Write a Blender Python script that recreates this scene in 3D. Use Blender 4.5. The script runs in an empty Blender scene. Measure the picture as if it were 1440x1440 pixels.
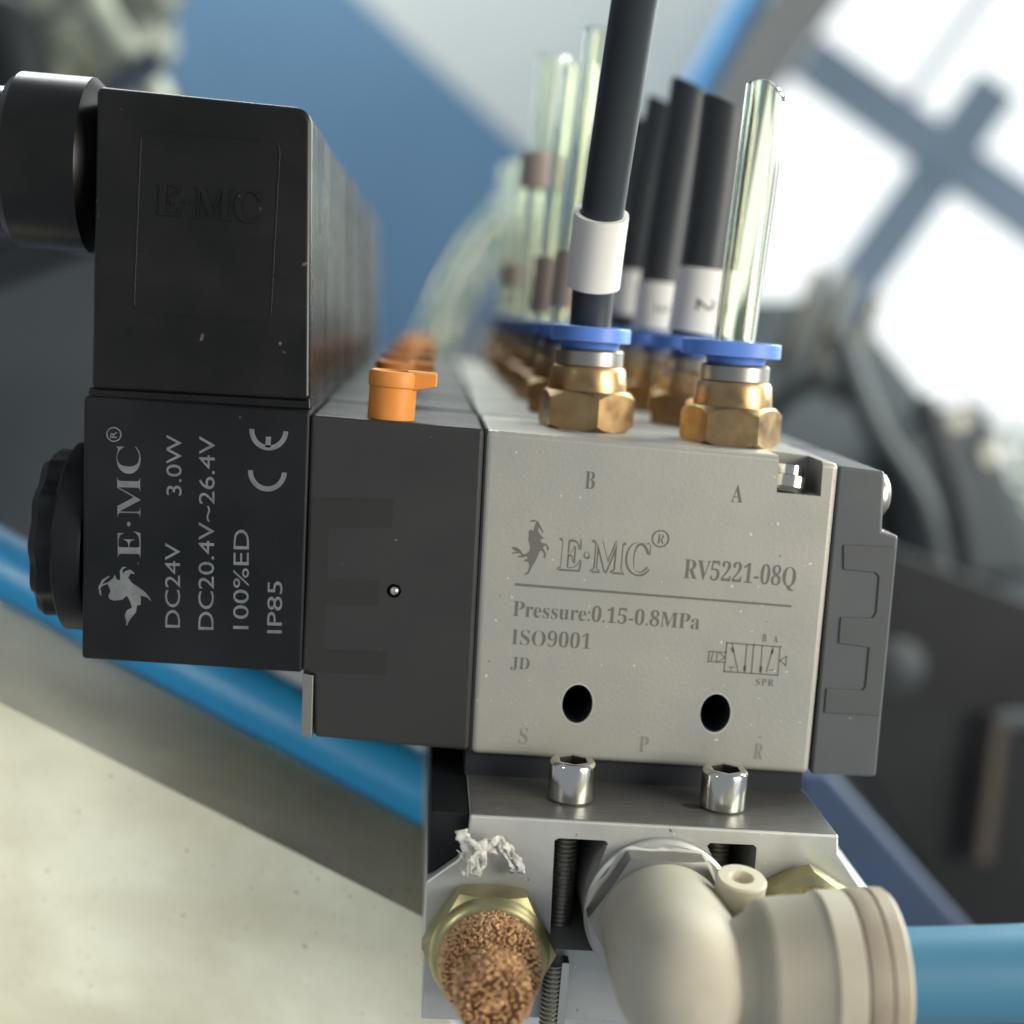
import bpy, bmesh, math, random
from mathutils import Vector, Matrix, noise

random.seed(7)
S = 0.001                       # everything below is written in millimetres
scene = bpy.context.scene
COL = scene.collection
V = Vector

# ------------------------------------------------------------------ camera, world, lamps, exposure
cam_data = bpy.data.cameras.new("camera")
cam = bpy.data.objects.new("camera", cam_data)
COL.objects.link(cam)
cam.matrix_world = Matrix(((0.9952593, -0.0696682, -0.0678618, -0.0086941), (-0.0573013, 0.1437473, -0.9879541, -0.1650456), (0.0785839, 0.9871591, 0.1390738, 0.052868), (0.0, 0.0, 0.0, 1.0)))
cam_data.sensor_width = 36.0
cam_data.lens = 50.0
cam_data.clip_start = 0.005
cam_data.clip_end = 60.0
cam_data.dof.use_dof = True
cam_data.dof.focus_distance = 0.164
cam_data.dof.aperture_fstop = 11.5
scene.camera = cam

world = bpy.data.worlds.new("World")
scene.world = world
world.use_nodes = True
bg = world.node_tree.nodes["Background"]
bg.inputs[0].default_value = (0.80, 0.90, 1.0, 1)
bg.inputs[1].default_value = 0.40

def area(name, loc, target, size, size_y, power, color):
    d = bpy.data.lights.new(name, 'AREA')
    d.shape = 'RECTANGLE'
    d.size, d.size_y = size * S, size_y * S
    d.energy = power
    d.color = color
    o = bpy.data.objects.new(name, d)
    COL.objects.link(o)
    o.location = V(loc) * S
    o.rotation_euler = (V(target) - V(loc)).to_track_quat('-Z', 'Y').to_euler()
    return o

# daylight from the window side (to the right, a little behind), and added fill lamps out of view
area("window_light", (520, 330, 330), (10, 40, 30), 420, 420, 11.0, (0.93, 1.0, 0.95))
area("wall_fill_light", (-368.3, 1781.7, 1483.3), (-28.6, 1892.5, 278.6), 900, 900, 38.0, (0.96, 1.0, 1.0))  # added lamp out of view that brightens the far wall
sun_patch = area("sun_patch_light", (-700, -500, 380), (-92, 40, -54), 60, 60, 0.066, (1.0, 0.95, 0.78))
sun_patch.data.spread = math.radians(16)
area("front_fill_light", (430, -300, 130), (30, 0, 10), 300, 300, 3.9, (1.0, 0.94, 0.82))  # added soft fill for the valve fronts, from right of the camera

scene.view_settings.view_transform = 'Standard'
scene.view_settings.look = 'None'
scene.view_settings.exposure = 0.0
scene.view_settings.gamma = 1.0
scene.cycles.use_denoising = True
scene.cycles.max_bounces = 10
scene.cycles.transmission_bounces = 10
scene.cycles.transparent_max_bounces = 12
scene.cycles.caustics_refractive = False
scene.cycles.caustics_reflective = False

# ------------------------------------------------------------------ materials
def material(name, color, rough=0.5, metal=0.0, bump=None, vary=None, specks=None, spec=0.5,
             coat=0.0, transmission=0.0, ior=1.45, streak=None, sss=0.0, rough_vary=None):
    """color: linear; bump (scale per metre, strength, mm); vary (scale, second colour, low, high);
    specks (scale, colour, threshold); streak (stretch vector, second colour)"""
    m = bpy.data.materials.new(name)
    m.use_nodes = True
    nt = m.node_tree
    p = nt.nodes["Principled BSDF"]
    p.inputs["Roughness"].default_value = rough
    p.inputs["Metallic"].default_value = metal
    p.inputs["Specular IOR Level"].default_value = spec
    p.inputs["IOR"].default_value = ior
    p.inputs["Coat Weight"].default_value = coat
    p.inputs["Transmission Weight"].default_value = transmission
    if sss:
        p.inputs["Subsurface Weight"].default_value = sss
        p.inputs["Subsurface Radius"].default_value = (0.0012, 0.001, 0.0007)
        p.inputs["Subsurface Scale"].default_value = 1.0
    tc = nt.nodes.new("ShaderNodeTexCoord")
    def nz(scale, detail=3.0, stretch=None):
        t = nt.nodes.new("ShaderNodeTexNoise")
        t.inputs["Scale"].default_value = scale
        t.inputs["Detail"].default_value = detail
        if stretch:
            mp = nt.nodes.new("ShaderNodeMapping")
            mp.inputs["Scale"].default_value = stretch
            nt.links.new(tc.outputs["Object"], mp.inputs["Vector"])
            nt.links.new(mp.outputs["Vector"], t.inputs["Vector"])
        else:
            nt.links.new(tc.outputs["Object"], t.inputs["Vector"])
        return t.outputs["Fac"]
    def mr(fac, a, b, lo=0.0, hi=1.0):
        r = nt.nodes.new("ShaderNodeMapRange")
        r.inputs[1].default_value, r.inputs[2].default_value = a, b
        r.inputs[3].default_value, r.inputs[4].default_value = lo, hi
        nt.links.new(fac, r.inputs[0])
        return r.outputs[0]
    def mix(fac, a, b):
        x = nt.nodes.new("ShaderNodeMix")
        x.data_type = 'RGBA'
        nt.links.new(fac, x.inputs[0])
        for s, i in ((a, 6), (b, 7)):
            if isinstance(s, tuple):
                x.inputs[i].default_value = (*s, 1)
            else:
                nt.links.new(s, x.inputs[i])
        return x.outputs[2]
    c = tuple(color)
    if vary:
        c = mix(mr(nz(vary[0], 5.0), vary[2], vary[3]), c, tuple(vary[1]))
    if streak:
        c = mix(mr(nz(1.0, 2.0, streak[0]), 0.42, 0.7), c, tuple(streak[1]))
    for sp in (specks or []):
        c = mix(mr(nz(sp[0], 1.0, sp[3] if len(sp) > 3 else None), sp[2], sp[2] + 0.03), c, tuple(sp[1]))
    if isinstance(c, tuple):
        p.inputs["Base Color"].default_value = (*c, 1)
    else:
        nt.links.new(c, p.inputs["Base Color"])
    if rough_vary:
        nt.links.new(mr(nz(rough_vary[0], 4.0), 0.3, 0.7, rough_vary[1], rough_vary[2]), p.inputs["Roughness"])
    if bump:
        b = nt.nodes.new("ShaderNodeBump")
        b.inputs["Strength"].default_value = bump[1]
        b.inputs["Distance"].default_value = bump[2] * S
        nt.links.new(nz(bump[0], 4.0, bump[3] if len(bump) > 3 else None), b.inputs["Height"])
        nt.links.new(b.outputs["Normal"], p.inputs["Normal"])
    return m

def emitter(name, color, strength):
    m = bpy.data.materials.new(name)
    m.use_nodes = True
    nt = m.node_tree
    nt.nodes.remove(nt.nodes["Principled BSDF"])
    e = nt.nodes.new("ShaderNodeEmission")
    e.inputs[0].default_value = (*color, 1)
    e.inputs[1].default_value = strength
    nt.links.new(e.outputs[0], nt.nodes["Material Output"].inputs[0])
    return m

M = {}
M['body'] = material("silver_paint", (0.385, 0.37, 0.325), 0.46, 0.35, rough_vary=(70, 0.38, 0.54), bump=(2200, 0.36, 0.06), vary=(60, (0.33, 0.325, 0.30), 0.4, 0.7),
                     specks=[(1300, (0.60, 0.60, 0.56), 0.735), (1100, (0.20, 0.195, 0.18), 0.775)])
M['engrave'] = material("engraved_grey", (0.13, 0.125, 0.108), 0.6, 0.1)
M['engrave_soft'] = material("engraved_grey_soft", (0.215, 0.21, 0.185), 0.6, 0.1)
M['hole'] = material("hole_dark", (0.012, 0.014, 0.018), 0.7)
M['pilot'] = material("charcoal_plastic", (0.027, 0.027, 0.026), 0.45, 0, rough_vary=(80, 0.36, 0.58), bump=(1800, 0.2, 0.05), vary=(90, (0.023, 0.023, 0.023), 0.4, 0.65), specks=[(700, (0.16, 0.16, 0.15), 0.775)])
M['pilot_rib'] = material('charcoal_plastic_matte', (0.0165, 0.0165, 0.016), 0.6, 0, bump=(1800, 0.2, 0.05))
M['cap'] = material("grey_plastic", (0.085, 0.09, 0.092), 0.42, 0, bump=(1800, 0.2, 0.05), vary=(90, (0.075, 0.08, 0.085), 0.4, 0.65), specks=[(600, (0.3, 0.3, 0.28), 0.775)])
M['cap_panel'] = material("grey_plastic_panel", (0.07, 0.074, 0.072), 0.5, 0, bump=(1800, 0.2, 0.05))
M['coil'] = material("black_resin", (0.006, 0.0075, 0.009), 0.42, 0, spec=0.25, rough_vary=(70, 0.34, 0.55), bump=(1500, 0.15, 0.04), vary=(80, (0.012, 0.013, 0.015), 0.4, 0.7), specks=[(800, (0.09, 0.09, 0.08), 0.785)])
M['conn'] = material("black_plastic", (0.0045, 0.004, 0.0036), 0.3, 0, spec=0.4, rough_vary=(60, 0.2, 0.4), bump=(1200, 0.12, 0.05), vary=(70, (0.014, 0.013, 0.012), 0.4, 0.7), specks=[(500, (0.10, 0.09, 0.08), 0.79)])
M['print'] = material("grey_print", (0.17, 0.18, 0.185), 0.6, 0, vary=(500, (0.12, 0.13, 0.135), 0.35, 0.6))
M['orange'] = material("orange_plastic", (0.72, 0.265, 0.045), 0.5, 0, bump=(900, 0.15, 0.05), vary=(200, (0.66, 0.235, 0.04), 0.4, 0.7), sss=0.1)
M['brass'] = material("brass", (0.46, 0.315, 0.165), 0.3, 1.0, bump=(900, 0.25, 0.05), vary=(300, (0.32, 0.205, 0.10), 0.4, 0.7), rough_vary=(400, 0.26, 0.5))
M['brass_dull'] = material("brass_pale", (0.50, 0.45, 0.24), 0.36, 1.0, bump=(700, 0.25, 0.06), vary=(250, (0.33, 0.29, 0.16), 0.4, 0.75), rough_vary=(400, 0.25, 0.5))
M['nickel'] = material("nickel_ring", (0.33, 0.32, 0.29), 0.4, 0.9, bump=(700, 0.15, 0.05))
M['steel'] = material("chrome_steel", (0.62, 0.60, 0.55), 0.16, 1.0, bump=(500, 0.12, 0.06), rough_vary=(300, 0.1, 0.28))
M['steel_dull'] = material("dull_steel", (0.40, 0.38, 0.33), 0.38, 1.0, bump=(900, 0.2, 0.05))
M['socket_dark'] = material("socket_dark", (0.05, 0.045, 0.04), 0.4, 0.6)
M['blue_ring'] = material("blue_plastic", (0.10, 0.22, 0.62), 0.4, 0, sss=0.1, bump=(700, 0.1, 0.05))
M['alu'] = material("sawn_aluminium", (0.58, 0.58, 0.55), 0.45, 0.55, bump=(500, 0.3, 0.12), vary=(130, (0.46, 0.46, 0.43), 0.4, 0.7),
                    specks=[(900, (0.2, 0.195, 0.18), 0.745), (1200, (0.75, 0.75, 0.7), 0.74)])
M['alu_top'] = material("brushed_aluminium", (0.25, 0.245, 0.23), 0.42, 0.75, bump=(1.0, 0.35, 0.08, (350, 4000, 350)), streak=((250, 3500, 250), (0.18, 0.175, 0.165)),
                        specks=[(260, (0.09, 0.09, 0.085), 0.74)])
M['bronze'] = material("sintered_bronze", (0.76, 0.49, 0.27), 0.26, 1.0, vary=(1500, (0.50, 0.29, 0.15), 0.4, 0.6))
M['bronze_core'] = material("sintered_bronze_core", (0.16, 0.075, 0.03), 0.5, 0.8)  # darker than the beads: shade of the gaps put into the core colour
M['beige'] = material("beige_plastic", (0.47, 0.43, 0.345), 0.72, 0, spec=0.3, sss=0.15, bump=(500, 0.12, 0.08), vary=(90, (0.40, 0.36, 0.28), 0.45, 0.72), specks=[(800, (0.28, 0.24, 0.18), 0.765)])
M['beige_ring'] = material("beige_ring_plastic", (0.38, 0.33, 0.25), 0.5, 0, bump=(500, 0.15, 0.08), vary=(150, (0.30, 0.24, 0.175), 0.4, 0.7))
M['ivory'] = material("ivory_plastic", (0.62, 0.57, 0.44), 0.45, 0, sss=0.2, bump=(500, 0.1, 0.06))
M['tape'] = material("seal_tape", (0.62, 0.60, 0.54), 0.6, 0, bump=(900, 0.5, 0.15), sss=0.2)
M['black_tube'] = material("black_tube", (0.024, 0.030, 0.035), 0.45, 0, bump=(250, 0.08, 0.1), specks=[(500, (0.15, 0.15, 0.15), 0.79)])
M['clear_tube'] = material("clear_tube", (0.95, 0.975, 0.85), 0.05, 0, transmission=1.0, ior=1.38)
M['sleeve'] = material("white_sleeve", (0.72, 0.70, 0.66), 0.55, 0, sss=0.15, bump=(400, 0.15, 0.1))
M['sleeve_brown'] = material("buff_sleeve", (0.40, 0.33, 0.28), 0.6, 0)
M['ink'] = material("black_ink", (0.03, 0.035, 0.035), 0.6)
M['blue_hose'] = material("blue_hose", (0.055, 0.185, 0.29), 0.42, 0, sss=0.2, bump=(150, 0.08, 0.2))
M['blue_pipe'] = material("blue_paint", (0.03, 0.29, 0.62), 0.4, 0, vary=(30, (0.026, 0.25, 0.56), 0.4, 0.7))
M['wall_blue'] = material("blue_wall_paint", (0.108, 0.212, 0.33), 0.8, 0, vary=(4, (0.098, 0.196, 0.31), 0.4, 0.7))
M['wall_white'] = material("white_wall_paint", (0.55, 0.58, 0.56), 0.8, 0, vary=(4, (0.51, 0.545, 0.53), 0.4, 0.7))
M['jamb'] = material("grey_plaster", (0.66, 0.63, 0.59), 0.8, 0, vary=(6, (0.60, 0.58, 0.54), 0.4, 0.7))
M['frame'] = material("window_steel", (0.48, 0.60, 0.70), 0.5, 0.2, vary=(10, (0.43, 0.54, 0.63), 0.4, 0.7))
M['glass'] = material("window_glass", (0.95, 0.98, 0.97), 0.02, 0, transmission=1.0, ior=1.05)
M['ledge'] = material("ledge_concrete", (0.73, 0.73, 0.61), 0.75, 0, bump=(300, 0.6, 0.5), vary=(45, (0.53, 0.515, 0.405), 0.4, 0.7),
                      streak=((14, 10, 90), (0.55, 0.535, 0.42)), specks=[(700, (0.36, 0.35, 0.28), 0.745), (1500, (0.42, 0.40, 0.32), 0.735)])  # streak colour paints soft shade bands; vary and specks are stains
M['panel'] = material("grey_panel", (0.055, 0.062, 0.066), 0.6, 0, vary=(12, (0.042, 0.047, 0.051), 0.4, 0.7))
M['machine'] = material("black_machine", (0.006, 0.007, 0.0085), 0.6, 0, spec=0.3, vary=(20, (0.013, 0.015, 0.017), 0.4, 0.7))
M['machine_grey'] = material("grey_machine", (0.055, 0.068, 0.075), 0.6, 0, vary=(20, (0.04, 0.05, 0.056), 0.4, 0.7))
M['machine_mid'] = material("dark_grey_machine", (0.032, 0.038, 0.042), 0.6)
M['navy'] = material("navy_paint", (0.02, 0.05, 0.12), 0.5, 0, vary=(15, (0.016, 0.035, 0.08), 0.4, 0.7))
M['rust'] = material("brown_edge", (0.055, 0.04, 0.03), 0.6, 0)
M['hose_tan'] = material("tan_hose", (0.085, 0.08, 0.062), 0.5, 0)
M['hose_grey'] = material("grey_green_hose", (0.36, 0.38, 0.30), 0.4, 0, vary=(60, (0.24, 0.26, 0.22), 0.4, 0.65))
M['bag'] = material("crumpled_film", (0.27, 0.28, 0.22), 0.35, 0, vary=(40, (0.07, 0.075, 0.06), 0.42, 0.58))
M['cloth_dark'] = material("dark_strap", (0.03, 0.04, 0.06), 0.7, 0)
M['leaf'] = material("leaf_green", (0.20, 0.42, 0.09), 0.5, 0, vary=(30, (0.12, 0.30, 0.05), 0.4, 0.6))
M['sky'] = emitter("bright_sky", (0.97, 0.99, 1.0), 1.35)

# ------------------------------------------------------------------ object helpers
OFF = {}
def link(o, parent=None):
    COL.objects.link(o)
    if parent is not None:
        o.parent = parent
    return o

def thing(name, label, cat, loc=(0, 0, 0), group=None):
    o = bpy.data.objects.new(name, None)
    o.empty_display_size = 0.005
    link(o)
    o.location = V(loc) * S
    OFF[o] = V(loc)
    tag(o, label, cat, group)
    return o

def tag(o, label, cat, group=None):
    o['label'] = label
    o['category'] = cat
    if group:
        o['group'] = group
    return o

def finish(name, bm, mat, parent=None, bevel=0.0, seg=2, smooth=35, loc=None, kind=None, flip=True, bevel_angle=40):
    """bm in world millimetres -> one mesh object"""
    off = OFF.get(parent, V((0, 0, 0))) if parent is not None else V(loc or (0, 0, 0))
    if flip:
        bmesh.ops.recalc_face_normals(bm, faces=bm.faces)
    for v in bm.verts:
        v.co = (v.co - off) * S
    me = bpy.data.meshes.new(name)
    bm.to_mesh(me)
    bm.free()
    if smooth:
        me.shade_smooth()
        me.set_sharp_from_angle(angle=math.radians(smooth))
    mats = mat if isinstance(mat, (list, tuple)) else [mat]
    for mm in mats:
        me.materials.append(mm)
    o = bpy.data.objects.new(name, me)
    link(o, parent)
    OFF[o] = off.copy()
    if parent is None:
        o.location = off * S
    if bevel:
        b = o.modifiers.new("edge", 'BEVEL')
        b.width = bevel * S
        b.segments = seg
        b.limit_method = 'ANGLE'
        b.angle_limit = math.radians(bevel_angle)
        b.harden_normals = True
    if kind:
        o['kind'] = kind
    return o

def apply_mods(o):
    bpy.context.view_layer.update()
    dg = bpy.context.evaluated_depsgraph_get()
    me = bpy.data.meshes.new_from_object(o.evaluated_get(dg))
    old = o.data
    o.modifiers.clear()
    me.name = old.name
    o.data = me
    bpy.data.meshes.remove(old)

def cut(o, bms):
    tmp = []
    for bm in bms:
        c = finish("cutter", bm, M['hole'], None, smooth=0)
        c.location = o.matrix_world.translation if o.parent is None else (0, 0, 0)
        c.location = (0, 0, 0)
        tmp.append(c)
        m = o.modifiers.new("cut", 'BOOLEAN')
        m.operation = 'DIFFERENCE'
        m.solver = 'EXACT'
        m.object = c
    apply_mods(o)
    cn = o.data.attributes.get("custom_normal")
    if cn:
        o.data.attributes.remove(cn)
    o.data.set_sharp_from_angle(angle=math.radians(50))
    for p in o.data.polygons:                    # big flat faces stay flat, the rounded edges stay smooth
        if p.area > 2.0 * S * S:
            p.use_smooth = False
    for c in tmp:
        me = c.data
        bpy.data.objects.remove(c)
        bpy.data.meshes.remove(me)

def prism(poly, y0, y1, bm=None):
    """outline in the X-Z plane, extruded along Y"""
    bm = bm or bmesh.new()
    a = [bm.verts.new((x, y0, z)) for x, z in poly]
    b = [bm.verts.new((x, y1, z)) for x, z in poly]
    n = len(poly)
    bm.faces.new(a)
    bm.faces.new(list(reversed(b)))
    for i in range(n):
        j = (i + 1) % n
        bm.faces.new((a[i], b[i], b[j], a[j]))
    return bm

def prism_z(poly, z0, z1, bm=None):
    bm = bm or bmesh.new()
    a = [bm.verts.new((x, y, z0)) for x, y in poly]
    b = [bm.verts.new((x, y, z1)) for x, y in poly]
    n = len(poly)
    bm.faces.new(a)
    bm.faces.new(list(reversed(b)))
    for i in range(n):
        j = (i + 1) % n
        bm.faces.new((a[i], b[i], b[j], a[j]))
    return bm

def box(x0, x1, y0, y1, z0, z1, bm=None):
    return prism([(x0, z0), (x1, z0), (x1, z1), (x0, z1)], y0, y1, bm)

def rounded(x0, z0, x1, z1, r, n=5):
    pts = []
    for cx, cz, a0 in ((x1 - r, z1 - r, 0), (x0 + r, z1 - r, 90), (x0 + r, z0 + r, 180), (x1 - r, z0 + r, 270)):
        for k in range(n + 1):
            a = math.radians(a0 + 90 * k / n)
            pts.append((cx + r * math.cos(a), cz + r * math.sin(a)))
    return pts

def frame_of(axis):
    w = V(axis).normalized()
    ref = V((0, 0, 1)) if abs(w.z) < 0.9 else V((1, 0, 0))
    u = ref.cross(w).normalized()
    v = w.cross(u)
    return u, v, w

def lathe(profile, origin, axis, seg=40, bm=None, phase=0.0, shape=None, cap=True):
    """profile [(radius, height)] turned about axis; shape(angle, radius, height) may change the radius"""
    bm = bm or bmesh.new()
    u, v, w = frame_of(axis)
    o = V(origin)
    rings = []
    for r, h in profile:
        ring = []
        for k in range(seg):
            a = 2 * math.pi * k / seg + phase
            rr = shape(a, r, h) if shape else r
            ring.append(bm.verts.new(o + w * h + (u * math.cos(a) + v * math.sin(a)) * rr))
        rings.append(ring)
    for a, b in zip(rings, rings[1:]):
        for k in range(seg):
            j = (k + 1) % seg
            bm.faces.new((a[k], a[j], b[j], b[k]))
    if cap:
        if profile[0][0] > 1e-6:
            bm.faces.new(list(reversed(rings[0])))
        if profile[-1][0] > 1e-6:
            bm.faces.new(rings[-1])
    return bm

def hexnut(origin, axis, R, h0, h1, chamfer=0.6, phase=0.0, bm=None):
    """hexagon with the turned chamfer a real nut has"""
    bm = bm or bmesh.new()
    u, v, w = frame_of(axis)
    o = V(origin)
    seg = 48
    flat = R * math.cos(math.pi / 6)
    def hexr(a):
        t = (a - phase) % (math.pi / 3) - math.pi / 6
        return flat / math.cos(t)
    def ring(h, fn):
        return [bm.verts.new(o + w * h + (u * math.cos(2 * math.pi * k / seg + phase) + v * math.sin(2 * math.pi * k / seg + phase)) * fn(2 * math.pi * k / seg + phase)) for k in range(seg)]
    rc = flat - 0.15
    def zdrop(a):
        return (hexr(a) - rc) / (R - rc) * chamfer
    rings = []
    for base, sgn in ((h0, 1), (h1, -1)):
        top = ring(base, lambda a: rc)
        side = []
        for k in range(seg):
            a = 2 * math.pi * k / seg + phase
            side.append(bm.verts.new(o + w * (base + sgn * zdrop(a)) + (u * math.cos(a) + v * math.sin(a)) * hexr(a)))
        rings.append((top, side))
    (t0, s0), (t1, s1) = rings
    for a, b in ((t0, s0), (s0, s1), (s1, t1)):
        for k in range(seg):
            j = (k + 1) % seg
            bm.faces.new((a[k], a[j], b[j], b[k]))
    bm.faces.new(list(reversed(t0)))
    bm.faces.new(t1)
    return bm

def smooth_path(pts, n=24):
    pts = [V(p) for p in pts]
    if len(pts) == 2:
        return [pts[0].lerp(pts[1], i / n) for i in range(n + 1)]
    P = [pts[0] * 2 - pts[1]] + pts + [pts[-1] * 2 - pts[-2]]
    out = []
    for i in range(1, len(P) - 2):
        for k in range(n):
            t = k / n
            a, b, c, d = P[i - 1], P[i], P[i + 1], P[i + 2]
            out.append(0.5 * ((2 * b) + (c - a) * t + (2 * a - 5 * b + 4 * c - d) * t * t + (3 * b - a - 3 * c + d) * t ** 3))
    out.append(pts[-1])
    return out

def sweep(path, r, seg=24, bm=None, cap=True, inner=None, ref=V((0, -1, 0)), cut_end=None):
    """tube along a path; inner = bore radius for a hollow tube; cut_end(angle) moves the last ring along the axis"""
    bm = bm or bmesh.new()
    n = len(path)
    def rings(rad):
        out = []
        for i, p in enumerate(path):
            d = (path[min(i + 1, n - 1)] - path[max(i - 1, 0)]).normalized()
            u = (ref - d * ref.dot(d)).normalized()
            v = d.cross(u)
            rr = rad(i / (n - 1)) if callable(rad) else rad
            ring = []
            for k in range(seg):
                a = 2 * math.pi * k / seg
                q = p + (u * math.cos(a) + v * math.sin(a)) * rr
                if cut_end and i == n - 1:
                    q += d * cut_end(a)
                ring.append(bm.verts.new(q))
            out.append(ring)
        return out
    A = rings(r)
    for a, b in zip(A, A[1:]):
        for k in range(seg):
            j = (k + 1) % seg
            bm.faces.new((a[k], a[j], b[j], b[k]))
    if inner:
        B = rings(inner)
        for a, b in zip(B, B[1:]):
            for k in range(seg):
                j = (k + 1) % seg
                bm.faces.new((a[k], b[k], b[j], a[j]))
        for E, F in ((A[0], B[0]), (A[-1], B[-1])):
            for k in range(seg):
                j = (k + 1) % seg
                bm.faces.new((E[k], E[j], F[j], F[k]))
    elif cap:
        bm.faces.new(list(reversed(A[0])))
        bm.faces.new(A[-1])
    return bm

# ------------------------------------------------------------------ lettering
def serif(s):
    out = ''
    for ch in s:
        if 'A' <= ch <= 'Z':
            out += chr(0x1D400 + ord(ch) - 65)
        elif 'a' <= ch <= 'z':
            out += chr(0x1D41A + ord(ch) - 97)
        elif '0' <= ch <= '9':
            out += chr(0x1D7CE + ord(ch) - 48)
        else:
            out += ch
    return out

def glyphs(s, offset=0.0, spacing=1.0):
    """flat outline mesh of a line of text -> (verts, faces, x0, x1, y0, y1)"""
    c = bpy.data.curves.new("text", 'FONT')
    c.body = s
    c.size = 1.0
    c.resolution_u = 4
    c.offset = offset
    c.space_character = spacing
    o = bpy.data.objects.new("text", c)
    COL.objects.link(o)
    bpy.context.view_layer.update()
    me = bpy.data.meshes.new_from_object(o.evaluated_get(bpy.context.evaluated_depsgraph_get()))
    vs = [v.co.copy() for v in me.vertices]
    fs = [tuple(p.vertices) for p in me.polygons]
    bpy.data.objects.remove(o)
    bpy.data.curves.remove(c)
    bpy.data.meshes.remove(me)
    xs = [v.x for v in vs]
    ys = [v.y for v in vs]
    return vs, fs, min(xs), max(xs), min(ys), max(ys)

def lettering(s, a, b, cap, y, mat, parent, offset=0.0, spacing=1.0, base=None, name='lettering', ref=None, extra=None):
    """text on a plane facing -Y: baseline runs from a to b (x, z), capital height cap"""
    vs, fs, x0, x1, y0, y1 = glyphs(s, offset, spacing)
    if ref:                                   # measure with the un-offset outline
        _, _, x0, x1, y0, y1 = glyphs(s, ref, spacing)
    lo = 0.0 if base is None else base
    a, b = V((a[0], 0, a[1])), V((b[0], 0, b[1]))
    ex = (b - a)
    up = V((-ex.z, 0, ex.x)).normalized()
    bm = bmesh.new()
    bv = []
    for v in vs:
        p = a + ex * ((v.x - x0) / (x1 - x0)) + up * ((v.y - lo) / (y1 - lo) * cap)
        if extra:
            p = extra(p)
        bv.append(bm.verts.new((p.x, y, p.z)))
    for f in fs:
        try:
            bm.faces.new([bv[i] for i in f])
        except ValueError:
            pass
    for f in bm.faces:
        f.normal_update()
        if f.normal.y > 0:
            f.normal_flip()
    return finish(name, bm, mat, parent, smooth=0, flip=False)

def flat(polys, y, mat, parent, name):
    bm = bmesh.new()
    for poly in polys:
        f = bm.faces.new([bm.verts.new((x, y, z)) for x, z in poly])
        f.normal_update()
        if f.normal.y > 0:
            f.normal_flip()
    bmesh.ops.triangulate(bm, faces=bm.faces)
    return finish(name, bm, mat, parent, smooth=0, flip=False)

def stroke(a, b, w):
    a, b = V(a), V(b)
    d = (b - a).normalized() * w / 2
    n = V((-d.y, d.x))
    return [tuple(a - d + n), tuple(b + d + n), tuple(b + d - n), tuple(a - d - n)]

def ring_poly(c, r0, r1, a0=0, a1=360, n=32, sx=1.0):
    out = []
    for k in range(n):
        t0, t1 = math.radians(a0 + (a1 - a0) * k / n), math.radians(a0 + (a1 - a0) * (k + 1) / n)
        out.append([(c[0] + sx * r * math.cos(t), c[1] + r * math.sin(t)) for r, t in ((r0, t0), (r1, t0), (r1, t1), (r0, t1))])
    return out

# ------------------------------------------------------------------ the setting: room walls, window, ledge
def uv_panel(name, O, U, W, N, rects, thick, mat, parent=None, bevel=0):
    """boxes in the plane spanned by U, W at O (mm), thickness along N"""
    bm = bmesh.new()
    O, U, W, N = V(O), V(U), V(W), V(N)
    for u0, u1, w0, w1 in rects:
        c = [O + U * u + W * w for u, w in ((u0, w0), (u1, w0), (u1, w1), (u0, w1))]
        a = [bm.verts.new(p) for p in c]
        b = [bm.verts.new(p + N * thick) for p in c]
        bm.faces.new(a)
        bm.faces.new(list(reversed(b)))
        for i in range(4):
            j = (i + 1) % 4
            bm.faces.new((a[i], b[i], b[j], a[j]))
    loc = O if parent is None else None
    return finish(name, bm, mat, parent, smooth=0, loc=loc, bevel=bevel)

CR, CD, CF = V((0.995259, -0.057301, 0.078584)), V((0.069668, -0.143747, -0.987159)), V((0.067862, 0.987954, -0.139074))      # directions of the room: it stands at a slant to the valve bank
def slant(deg):
    t = math.radians(deg)
    return CR * math.cos(t) + CD * math.sin(t), CR * math.sin(t) - CD * math.cos(t)

U1, W1 = slant(42.5)
o = uv_panel("wall", (-10.2, 1904.4, 372.4), U1, W1, CF, [(-1700, 262, -1500, 0)], 60, M['wall_blue'])
o['kind'] = 'structure'
o = uv_panel("wall", (-10.2, 1904.4, 372.4), U1, W1, CF, [(-1700, 262, 0.5, 1500)], 60, M['wall_white'])
o['kind'] = 'structure'

U2, W2 = slant(35.5)
WO = (800.2, 2149.2, 349.6)
k = 1.15
o = uv_panel("wall", WO, U2, W2, CF, [(-520 * k, -245 * k, -1500, 900), (-244.5 * k, 1000, -1500, -420 * k), (-244.5 * k, 1000, 420 * k, 900)], 80, M['jamb'])
o['kind'] = 'structure'
sky = uv_panel("sky", V(WO) + CF * 900, U2, W2, CF, [(-1500, 2200, -1600, 1600)], 5, M['sky'])
sky['kind'] = 'structure'

win = thing("window", "bright steel framed window with crossing dark bars, behind the valve bank", "window", WO)
uv_panel("mullion", WO, U2, W2, CF * -1, [(-34 * k, 34 * k, -420 * k, 125 * k)], 30, M['frame'], win, bevel=3)
uv_panel("transom", V(WO) + CF * -4, U2, W2, CF * -1, [(-242 * k, 500, -33 * k, 33 * k)], 34, M['frame'], win, bevel=3)
uv_panel("glazing_bar", WO, U2, W2, CF * -1, [(-95 * k, -80 * k, 30 * k, 418 * k)], 12, M['frame'], win, bevel=2)
for r in ((-242 * k, -29 * k, -418 * k, -27 * k), (29 * k, 500, -418 * k, -27 * k), (-242 * k, 500, 27 * k, 418 * k)):
    uv_panel("pane", V(WO) + CF * 6, U2, W2, CF, [r], 4, M['glass'], win)

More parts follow.
